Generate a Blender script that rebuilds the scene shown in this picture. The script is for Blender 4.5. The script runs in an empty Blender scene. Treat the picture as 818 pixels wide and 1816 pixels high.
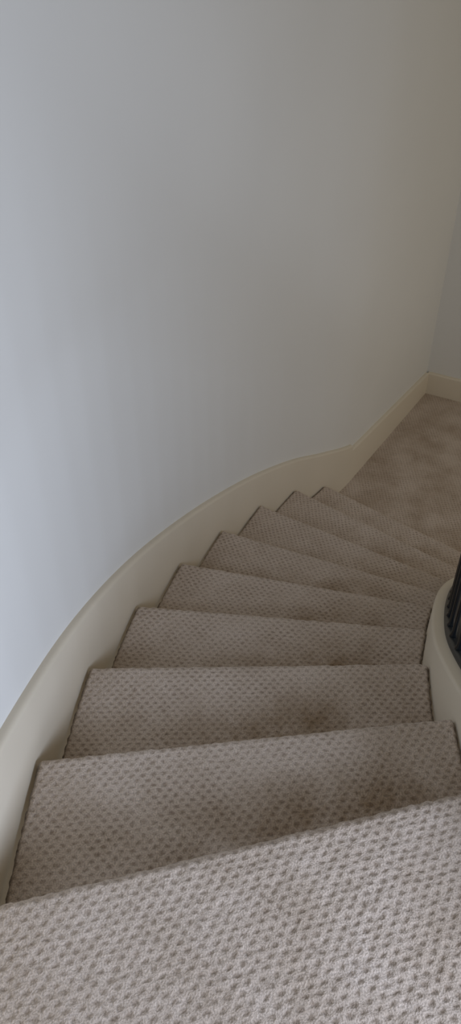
import bpy, math, random
from mathutils import Vector, noise
random.seed(3)
col = bpy.context.scene.collection
RISE = 0.19
# ---------------- plan curves (metres, parameter a = step index) ----------------
LP = {-4:(-.40,-1.14),-3:(-.42,-.70),-2:(-.455,-.25),-1:(-.485,.19),0:(-.492,.63),1:(-.482,1.069),2:(-.438,1.509),3:(-.347,1.945),
      4:(-.216,2.368),5:(-.045,2.795),6:(.160,3.215),7:(.385,3.59),8:(.600,3.873),9:(.800,4.135),10:(1.03,4.49)}
RP = {-4:(.80,-.45),-3:(.72,-.12),-2:(.65,.20),-1:(.60,.55),0:(.575,.896),1:(.582,1.195),2:(.614,1.526),3:(.700,1.83),
      4:(.812,2.115),5:(.940,2.365),6:(1.105,2.60),7:(1.32,2.82),8:(1.57,3.04),9:(1.84,3.22),10:(2.14,3.36)}
CORNER = Vector((1.544,5.289))
def cr(P,a):
    i=int(math.floor(a)); t=a-i
    g=lambda k: Vector(P[max(-4,min(10,k))])
    if i>=10: i=9; t=1.0
    p0,p1,p2,p3=g(i-1),g(i),g(i+1),g(i+2)
    return 0.5*((2*p1)+(p2-p0)*t+(2*p0-5*p1+4*p2-p3)*t*t+(3*p1-p0-3*p2+p3)*t**3)
L=lambda a:cr(LP,a)
R=lambda a:cr(RP,a)
def tang(P,a):
    a=max(-3.98,min(9.95,a))
    return (cr(P,a+.02)-cr(P,a-.02)).normalized()

# ---------------- materials ----------------
def newmat(n):
    m=bpy.data.materials.new(n); m.use_nodes=True
    nt=m.node_tree; b=nt.nodes['Principled BSDF']; return m,nt,b
def paint(name,c,rough=.6,bump=.03,scale=60,var=.03):
    m,nt,b=newmat(name)
    tc=nt.nodes.new('ShaderNodeTexCoord')
    n=nt.nodes.new('ShaderNodeTexNoise'); n.inputs['Scale'].default_value=scale; n.inputs['Detail'].default_value=4
    n2=nt.nodes.new('ShaderNodeTexNoise'); n2.inputs['Scale'].default_value=1.3; n2.inputs['Detail'].default_value=2
    nt.links.new(tc.outputs['Object'],n.inputs['Vector']); nt.links.new(tc.outputs['Object'],n2.inputs['Vector'])
    r=nt.nodes.new('ShaderNodeValToRGB')
    r.color_ramp.elements[0].position=.3; r.color_ramp.elements[1].position=.7
    r.color_ramp.elements[0].color=[x*(1-var) for x in c]+[1]; r.color_ramp.elements[1].color=[min(1,x*(1+var)) for x in c]+[1]
    nt.links.new(n2.outputs['Fac'],r.inputs['Fac']); nt.links.new(r.outputs['Color'],b.inputs['Base Color'])
    bp=nt.nodes.new('ShaderNodeBump'); bp.inputs['Strength'].default_value=bump; bp.inputs['Distance'].default_value=.002
    nt.links.new(n.outputs['Fac'],bp.inputs['Height']); nt.links.new(bp.outputs['Normal'],b.inputs['Normal'])
    b.inputs['Roughness'].default_value=rough
    return m
M_wall=paint('wall_paint',(.735,.73,.695),.75,.08,90,.015)
M_trim=paint('cream_gloss_paint',(.70,.63,.505),.42,.05,30)
M_black=paint('black_iron',(.008,.009,.010),.22,.1,80)
M_shoe=paint('dark_rail_paint',(.012,.015,.015),.4,.1,80)

def carpet():
    m,nt,b=newmat('textured_carpet')
    N=nt.nodes.new; Lk=nt.links.new
    def math_(op,a,bb=None,c=None):
        n=N('ShaderNodeMath'); n.operation=op
        for i,v in enumerate((a,bb,c)):
            if v is None: continue
            if isinstance(v,(int,float)): n.inputs[i].default_value=v
            else: Lk(v,n.inputs[i])
        return n.outputs[0]
    uv=N('ShaderNodeUVMap'); uv.uv_map='UVMap'
    dn=N('ShaderNodeTexNoise'); dn.inputs['Scale'].default_value=60; dn.inputs['Detail'].default_value=4
    Lk(uv.outputs['UV'],dn.inputs['Vector'])
    vm=N('ShaderNodeVectorMath'); vm.operation='MULTIPLY_ADD'
    Lk(dn.outputs['Color'],vm.inputs[0]); vm.inputs[1].default_value=(.012,.010,0); Lk(uv.outputs['UV'],vm.inputs[2])
    sep=N('ShaderNodeSeparateXYZ'); Lk(vm.outputs[0],sep.inputs[0])
    P,Q=.026,.0155
    vq=math_('DIVIDE',sep.outputs['Y'],Q)
    row=math_('FLOOR',vq)
    odd=math_('MULTIPLY',math_('FLOORED_MODULO',row,2.0),.5)
    fu=math_('SUBTRACT',math_('FRACT',math_('ADD',math_('DIVIDE',sep.outputs['X'],P),odd)),.5)
    fv=math_('SUBTRACT',math_('FRACT',vq),.5)
    du=math_('MULTIPLY',fu,P*.72); dv=math_('MULTIPLY',fv,Q)
    d=math_('SQRT',math_('ADD',math_('MULTIPLY',du,du),math_('MULTIPLY',dv,dv)))
    mr=N('ShaderNodeMapRange'); mr.interpolation_type='SMOOTHSTEP'
    Lk(d,mr.inputs['Value']); mr.inputs['From Min'].default_value=.0005; mr.inputs['From Max'].default_value=.0076
    mr.inputs['To Min'].default_value=1; mr.inputs['To Max'].default_value=0
    dot=mr.outputs[0]
    fn=N('ShaderNodeTexNoise'); fn.inputs['Scale'].default_value=270; fn.inputs['Detail'].default_value=6
    Lk(uv.outputs['UV'],fn.inputs['Vector'])
    big=N('ShaderNodeTexNoise'); big.inputs['Scale'].default_value=6; big.inputs['Detail'].default_value=6; big.inputs['Roughness'].default_value=.65
    tc=N('ShaderNodeTexCoord'); Lk(tc.outputs['Object'],big.inputs['Vector'])
    base=N('ShaderNodeValToRGB'); e=base.color_ramp.elements
    e[0].position=.30; e[0].color=(.575,.475,.385,1); e[1].position=.62; e[1].color=(.665,.563,.475,1)
    Lk(big.outputs['Fac'],base.inputs['Fac'])
    fr=N('ShaderNodeValToRGB'); e=fr.color_ramp.elements
    e[0].position=.3; e[0].color=(.64,.64,.64,1); e[1].position=.7; e[1].color=(1.17,1.17,1.17,1)
    Lk(fn.outputs['Fac'],fr.inputs['Fac'])
    mul=N('ShaderNodeMix'); mul.data_type='RGBA'; mul.blend_type='MULTIPLY'; mul.inputs[0].default_value=1
    Lk(base.outputs['Color'],mul.inputs[6]); Lk(fr.outputs['Color'],mul.inputs[7])
    wa=N('ShaderNodeAttribute'); wa.attribute_name='wear'
    wn_=N('ShaderNodeMapRange'); Lk(big.outputs['Fac'],wn_.inputs['Value']); wn_.inputs['From Min'].default_value=.68; wn_.inputs['From Max'].default_value=.32
    wm=N('ShaderNodeMix'); wm.data_type='RGBA'; wm.blend_type='MULTIPLY'
    Lk(math_('MULTIPLY',wa.outputs['Fac'],wn_.outputs[0]),wm.inputs[0]); Lk(mul.outputs[2],wm.inputs[6]); wm.inputs[7].default_value=(.52,.43,.30,1)
    mx=N('ShaderNodeMix'); mx.data_type='RGBA'; mx.blend_type='MULTIPLY'
    wear=N('ShaderNodeTexNoise'); wear.inputs['Scale'].default_value=9; Lk(tc.outputs['Object'],wear.inputs['Vector'])
    Lk(math_('MULTIPLY',dot,math_('MULTIPLY',wear.outputs['Fac'],1.15)),mx.inputs[0]); Lk(wm.outputs[2],mx.inputs[6]); mx.inputs[7].default_value=(.47,.42,.37,1)
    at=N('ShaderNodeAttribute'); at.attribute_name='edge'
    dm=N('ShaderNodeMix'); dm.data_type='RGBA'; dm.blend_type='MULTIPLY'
    Lk(at.outputs['Fac'],dm.inputs[0]); Lk(mx.outputs[2],dm.inputs[6]); dm.inputs[7].default_value=(.22,.19,.17,1)  # shade of the gap along the tread sides, painted into the carpet colour
    Lk(dm.outputs[2],b.inputs['Base Color'])
    h=math_('ADD',math_('MULTIPLY',dot,-1.1),math_('MULTIPLY',fn.outputs['Fac'],1.1))
    bp=N('ShaderNodeBump'); bp.inputs['Strength'].default_value=.7; bp.inputs['Distance'].default_value=.0036
    Lk(h,bp.inputs['Height']); Lk(bp.outputs['Normal'],b.inputs['Normal'])
    b.inputs['Roughness'].default_value=.95
    b.inputs['Sheen Weight'].default_value=.18; b.inputs['Sheen Roughness'].default_value=.5
    b.inputs['Specular IOR Level'].default_value=.1
    return m
M_carpet=carpet()

def mkobj(name,verts,faces,mat,uvs=None,smooth=True,parent=None,attrs=None):
    me=bpy.data.meshes.new(name); me.from_pydata([tuple(v) for v in verts],[],faces)
    me.materials.append(mat)
    if uvs is not None:
        ul=me.uv_layers.new(name='UVMap')
        for lp in me.loops: ul.data[lp.index].uv=uvs[lp.vertex_index]
    for k,vals in (attrs or {}).items():
        at=me.attributes.new(k,'FLOAT','POINT'); at.data.foreach_set('value',vals)
    for p in me.polygons: p.use_smooth=smooth
    me.update()
    o=bpy.data.objects.new(name,me); col.objects.link(o)
    if parent: o.parent=parent
    return o
def grid_faces(nr,nc,off=0):
    f=[]
    for r in range(nr-1):
        for c in range(nc-1):
            f.append((off+r*nc+c,off+r*nc+c+1,off+(r+1)*nc+c+1,off+(r+1)*nc+c))
    return f

# ---------------- carpeted steps ----------------
stair=bpy.data.objects.new('staircase',None); col.objects.link(stair)
stair['label']='curved winding staircase covered in dotted beige carpet beside cream stringers'
stair['category']='staircase'
NR=.022
def step(i,name,a_start):
    z0=-RISE*i
    prof=[]
    n=max(20,int((i-a_start)*85))
    for k in range(n+1):
        prof.append((a_start+(i-a_start)*k/n,-NR,0.0))
    for k in range(1,13):
        t=math.pi*k/12
        prof.append((i,-NR+NR*math.sin(t),-NR+NR*math.cos(t)))
    for k in range(1,5): prof.append((i,-NR-.006*k/4,-2*NR-.004*k))
    for k in range(1,18): prof.append((i,-NR-.006,-2*NR-.016-(RISE-2*NR-.016)*k/17-(0.02*k/17)))
    S=[0,.003,.006,.010,.015]; S=S+[.02+.96*c/150 for c in range(151)]+[1-x for x in S[::-1]]
    nc=len(S)
    dirN=(R(i)-L(i)).normalized(); per=Vector((-dirN.y,dirN.x))
    if per.dot(tang(LP,i))<0: per=-per
    O=L(i)
    verts=[];uvs=[];edge=[];wear=[]
    arc=0;prev=None
    ws=.66+.05*math.sin(i*2.3)
    for (a,o,z) in prof:
        l=L(a);r=R(a)
        if prev is not None and a==i and (o,z)!=prev: arc+=math.hypot(o-prev[0],z-prev[1])
        if a<i: arc=0
        prev=(o,z)
        W=(r-l).length
        for s0 in S:
            s=.006/W+s0*(1-.012/W)
            p=l.lerp(r,s)+per*o
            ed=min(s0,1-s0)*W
            wob=noise.noise(Vector((p.x*60,p.y*60,i*3.1)))*.004
            drop=-.014*max(0,1-ed/.011)**1.6
            if ed<.004: p=p+dirN*wob
            zz=z0+z
            nz=noise.noise(Vector((p.x*45,p.y*45,zz*45+i*7)))*.0020+noise.noise(Vector((p.x*140,p.y*140,zz*140)))*.0018
            verts.append((p.x+per.x*nz,p.y+per.y*nz,zz+nz+(drop)))
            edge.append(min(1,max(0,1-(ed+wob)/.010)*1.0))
            fa=a-(i-1) if i>0 else .6
            wear.append((.25+.95*math.exp(-((s0-ws)/.22)**2))*math.exp(-((fa-.35)/.36)**2)*(1 if i>0 else .3))
            q=p-O
            u=q.dot(dirN); v=q.dot(per) if a<i else (q.dot(per)-o-NR+arc)
            uvs.append((u+i*.37,v+i*.11))
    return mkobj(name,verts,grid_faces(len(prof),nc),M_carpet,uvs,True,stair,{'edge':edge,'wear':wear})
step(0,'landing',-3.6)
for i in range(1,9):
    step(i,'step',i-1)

# ---------------- helper: sweep profile along plan path ----------------
def sweep(name,path,prof_fn,mat,smooth=False,parent=None):
    verts=[];k=None
    for (p,nrm,a) in path:
        ring=prof_fn(a);k=len(ring)
        for (o,z) in ring: verts.append((p.x+nrm.x*o,p.y+nrm.y*o,z))
    f=[]
    n=len(path)
    for r in range(n-1):
        for c in range(k):
            c2=(c+1)%k
            f.append((r*k+c,r*k+c2,(r+1)*k+c2,(r+1)*k+c))
    f.append(tuple(range(k))[::-1]); f.append(tuple((n-1)*k+c for c in range(k)))
    return mkobj(name,verts,f,mat,None,smooth,parent)
def pathL(a0,a1,n):
    out=[]
    for j in range(n+1):
        a=a0+(a1-a0)*j/n
        t=tang(LP,a); out.append((L(a),Vector((-t.y,t.x)),a))
    return out
def pathR(a0,a1,n):
    out=[]
    for j in range(n+1):
        a=a0+(a1-a0)*j/n
        t=tang(RP,a); out.append((R(a),Vector((t.y,-t.x)),a))
    return out
SK=.026
FL=-RISE*9
A_END=9.0
wd=(CORNER-L(9)).normalized(); wn=Vector((-wd.y,wd.x))
def sharp(o,ang=40):
    m=o.modifiers.new('es','EDGE_SPLIT'); m.split_angle=math.radians(ang)
wallpath=pathL(-4,8.9,200)
for j in range(0,13):
    p=L(9).lerp(CORNER+wd*(SK+.02),j/12); wallpath.append((p,wn,20+j))
w=sweep('wall_left',wallpath,lambda a:[(SK,FL-.1),(SK,3.0),(SK+.14,3.0),(SK+.14,FL-.1)],M_wall,True)
w['kind']='structure'; sharp(w)
def skz(a):
    pts=[(0,.19),(1,.0),(2,-.185),(3,-.372),(4,-.56),(5,-.75),(6,-.942),(7,-1.130),(8,-1.285),(9,-1.405),(9.2,-1.43)]
    if a<0: return .19
    for (x0,z0),(x1,z1) in zip(pts,pts[1:]):
        if a<=x1: return z0+(z1-z0)*(a-x0)/(x1-x0)
    return pts[-1][1]
def skz_s(a): return sum(skz(a+d) for d in (-.5,-.3,-.1,.1,.3,.5))/6 if a<8.5 else skz(a)
def skprof(zt,zb):
    return [(SK+.005,zb),(0,zb),(0,zt-.014),(.001,zt-.009),(.0035,zt-.005),(.007,zt-.002),(.012,zt-.0005),(.018,zt),(SK+.005,zt)]
b1=sweep('baseboard_left',pathL(-4,A_END,220),lambda a:skprof(skz_s(a),min(skz_s(a)-.5,9) if a<7 else FL-.02),M_trim,True)
b1['kind']='structure'; sharp(b1,50)
bh=.18
pp=[(L(A_END).lerp(CORNER,j/12),wn,j/12) for j in range(13)]
b2=sweep('baseboard_left',pp,lambda a:skprof(FL+bh+.088*(1-a),FL-.02),M_trim,True); b2['kind']='structure'; sharp(b2,50)
fd=Vector((.87,-.47)).normalized(); fn_=Vector((-fd.y,fd.x))
pp=[(CORNER-fd*.12+fd*(4.2*j/4),fn_,j) for j in range(5)]
w2=sweep('wall_back',pp,lambda a:[(SK,FL-.1),(SK,3.0),(SK+.14,3.0),(SK+.14,FL-.1)],M_wall,False); w2['kind']='structure'
pp=[(CORNER-fd*.01+fd*(4.08*j/4),fn_,j) for j in range(5)]
b3=sweep('baseboard_back',pp,lambda a:skprof(FL+bh,FL-.02),M_trim,True); b3['kind']='structure'; sharp(b3,50)

# lower floor (carpeted)
ext=[L(7.9)-Vector((.05,0)),L(8.9)+wn*.02,CORNER+wn*.02+wd*.02,CORNER+fd*4.1,Vector((4.6,1.2)),Vector((1.6,.9)),Vector((.9,2.0)),Vector((.6,3.2))]
verts=[(p.x,p.y,FL) for p in ext]+[(p.x,p.y,FL-.08) for p in ext]
n=len(ext)
faces=[tuple(range(n))[::-1],tuple(range(n,2*n))]+[(j,(j+1)%n,n+(j+1)%n,n+j) for j in range(n)]
dN=(R(8)-L(8)).normalized(); pN=Vector((-dN.y,dN.x))
uvs=[(Vector((v[0],v[1])).dot(dN),Vector((v[0],v[1])).dot(pN)) for v in verts]
fl=mkobj('floor',verts,faces,M_carpet,uvs,False,None,{'edge':[0]*len(verts),'wear':[.38]*len(verts)}); fl['kind']='structure'

# ---------------- inner stringer ----------------
CH=.085
def cz(a): return -RISE*a+CH if a>0 else CH
def cz_s(a): return sum(cz(a+d) for d in (-.5,-.3,-.1,.1,.3,.5))/6
def cprof(a):
    zt=cz_s(a); zb=max(zt-.42,FL-.03)
    W=.14; r=.010
    return [(0,zb),(0,zt-r),(r*.3,zt-r*.3),(r,zt),(W-r,zt),(W-r*.3,zt-r*.3),(W,zt-r),(W,zb)]
st=sweep('inner_stringer',pathR(-3.6,8.6,180),cprof,M_trim,True,stair); sharp(st,50)
st['label']='cream painted curved curb stringer'

# ---------------- balustrade ----------------
rail=bpy.data.objects.new('balustrade',None); col.objects.link(rail)
rail['label']='black metal balustrade standing on the curved inner stringer'; rail['category']='railing'
C0=.040;CW=.055
def shoe(a):
    z=cz_s(a)+.0005
    return [(C0,z),(C0,z+.012),(C0+.006,z+.018),(C0+CW-.006,z+.018),(C0+CW,z+.012),(C0+CW,z)]
s_=sweep('bottom_rail',pathR(-1.3,8.4,150),shoe,M_shoe,True,rail); sharp(s_,50)
def hand(a):
    z=cz_s(a)+.86; c=C0+CW/2
    return [(c+.027*math.cos(2*math.pi*k/14),z+.02*math.sin(2*math.pi*k/14)) for k in range(14)]
h_=sweep('handrail',pathR(-1.3,8.4,150),hand,M_black,True,rail)
def bal(a):
    t=tang(RP,a); nr=Vector((t.y,-t.x)); p=R(a)+nr*(C0+.016)
    z0=cz_s(a)+.012; z1=cz_s(a)+.85
    rings=[(z0,.012),(z0+.012,.012),(z0+.02,.008),(z0+.04,.0075),(z1-.04,.0075),(z1-.01,.0075),(z1,.012)]
    v=[];k=12
    for (z,r) in rings:
        for j in range(k): v.append((p.x+r*math.cos(2*math.pi*j/k),p.y+r*math.sin(2*math.pi*j/k),z))
    f=[]
    for q in range(len(rings)-1):
        for j in range(k): f.append((q*k+j,q*k+(j+1)%k,(q+1)*k+(j+1)%k,(q+1)*k+j))
    f.append(tuple(range(k))[::-1]); f.append(tuple((len(rings)-1)*k+j for j in range(k)))
    mkobj('baluster',v,f,M_black,None,True,rail)
a=-1.2
while a<8.3:
    bal(a)
    a+=.11/max(.2,(R(a+.05)-R(a-.05)).length*10)

# ---------------- light ----------------
wld=bpy.data.worlds.new('World'); bpy.context.scene.world=wld; wld.use_nodes=True
bg=wld.node_tree.nodes['Background']; bg.inputs['Color'].default_value=(1.0,.895,.73,1); bg.inputs['Strength'].default_value=.205
def area(name,loc,target,sx,sy,e,c,spread=180):
    l=bpy.data.lights.new(name,'AREA'); l.shape='RECTANGLE'; l.size=sx; l.size_y=sy; l.energy=e; l.color=c; l.spread=math.radians(spread)
    o=bpy.data.objects.new(name,l); o.location=loc
    o.rotation_euler=(Vector(target)-Vector(loc)).to_track_quat('-Z','Y').to_euler(); col.objects.link(o)
area('window_daylight',(1.65,-.35,.85),(-.5,1.25,.25),.9,.9,30,(.67,.775,1.0),125)
area('downstairs_lamp',(3.6,2.6,.0),(1.0,4.3,-.8),1.5,1.5,10,(1.0,.89,.73))
# camera
cd=bpy.data.cameras.new('Camera'); cam=bpy.data.objects.new('Camera',cd); col.objects.link(cam)
cam.location=(0,0,1.5); cam.rotation_euler=(math.radians(50),0,0)
cd.sensor_fit='VERTICAL'; cd.sensor_height=36; cd.lens=27.16; cd.clip_start=.02
bpy.context.scene.camera=cam
bpy.context.scene.view_settings.view_transform='Standard'
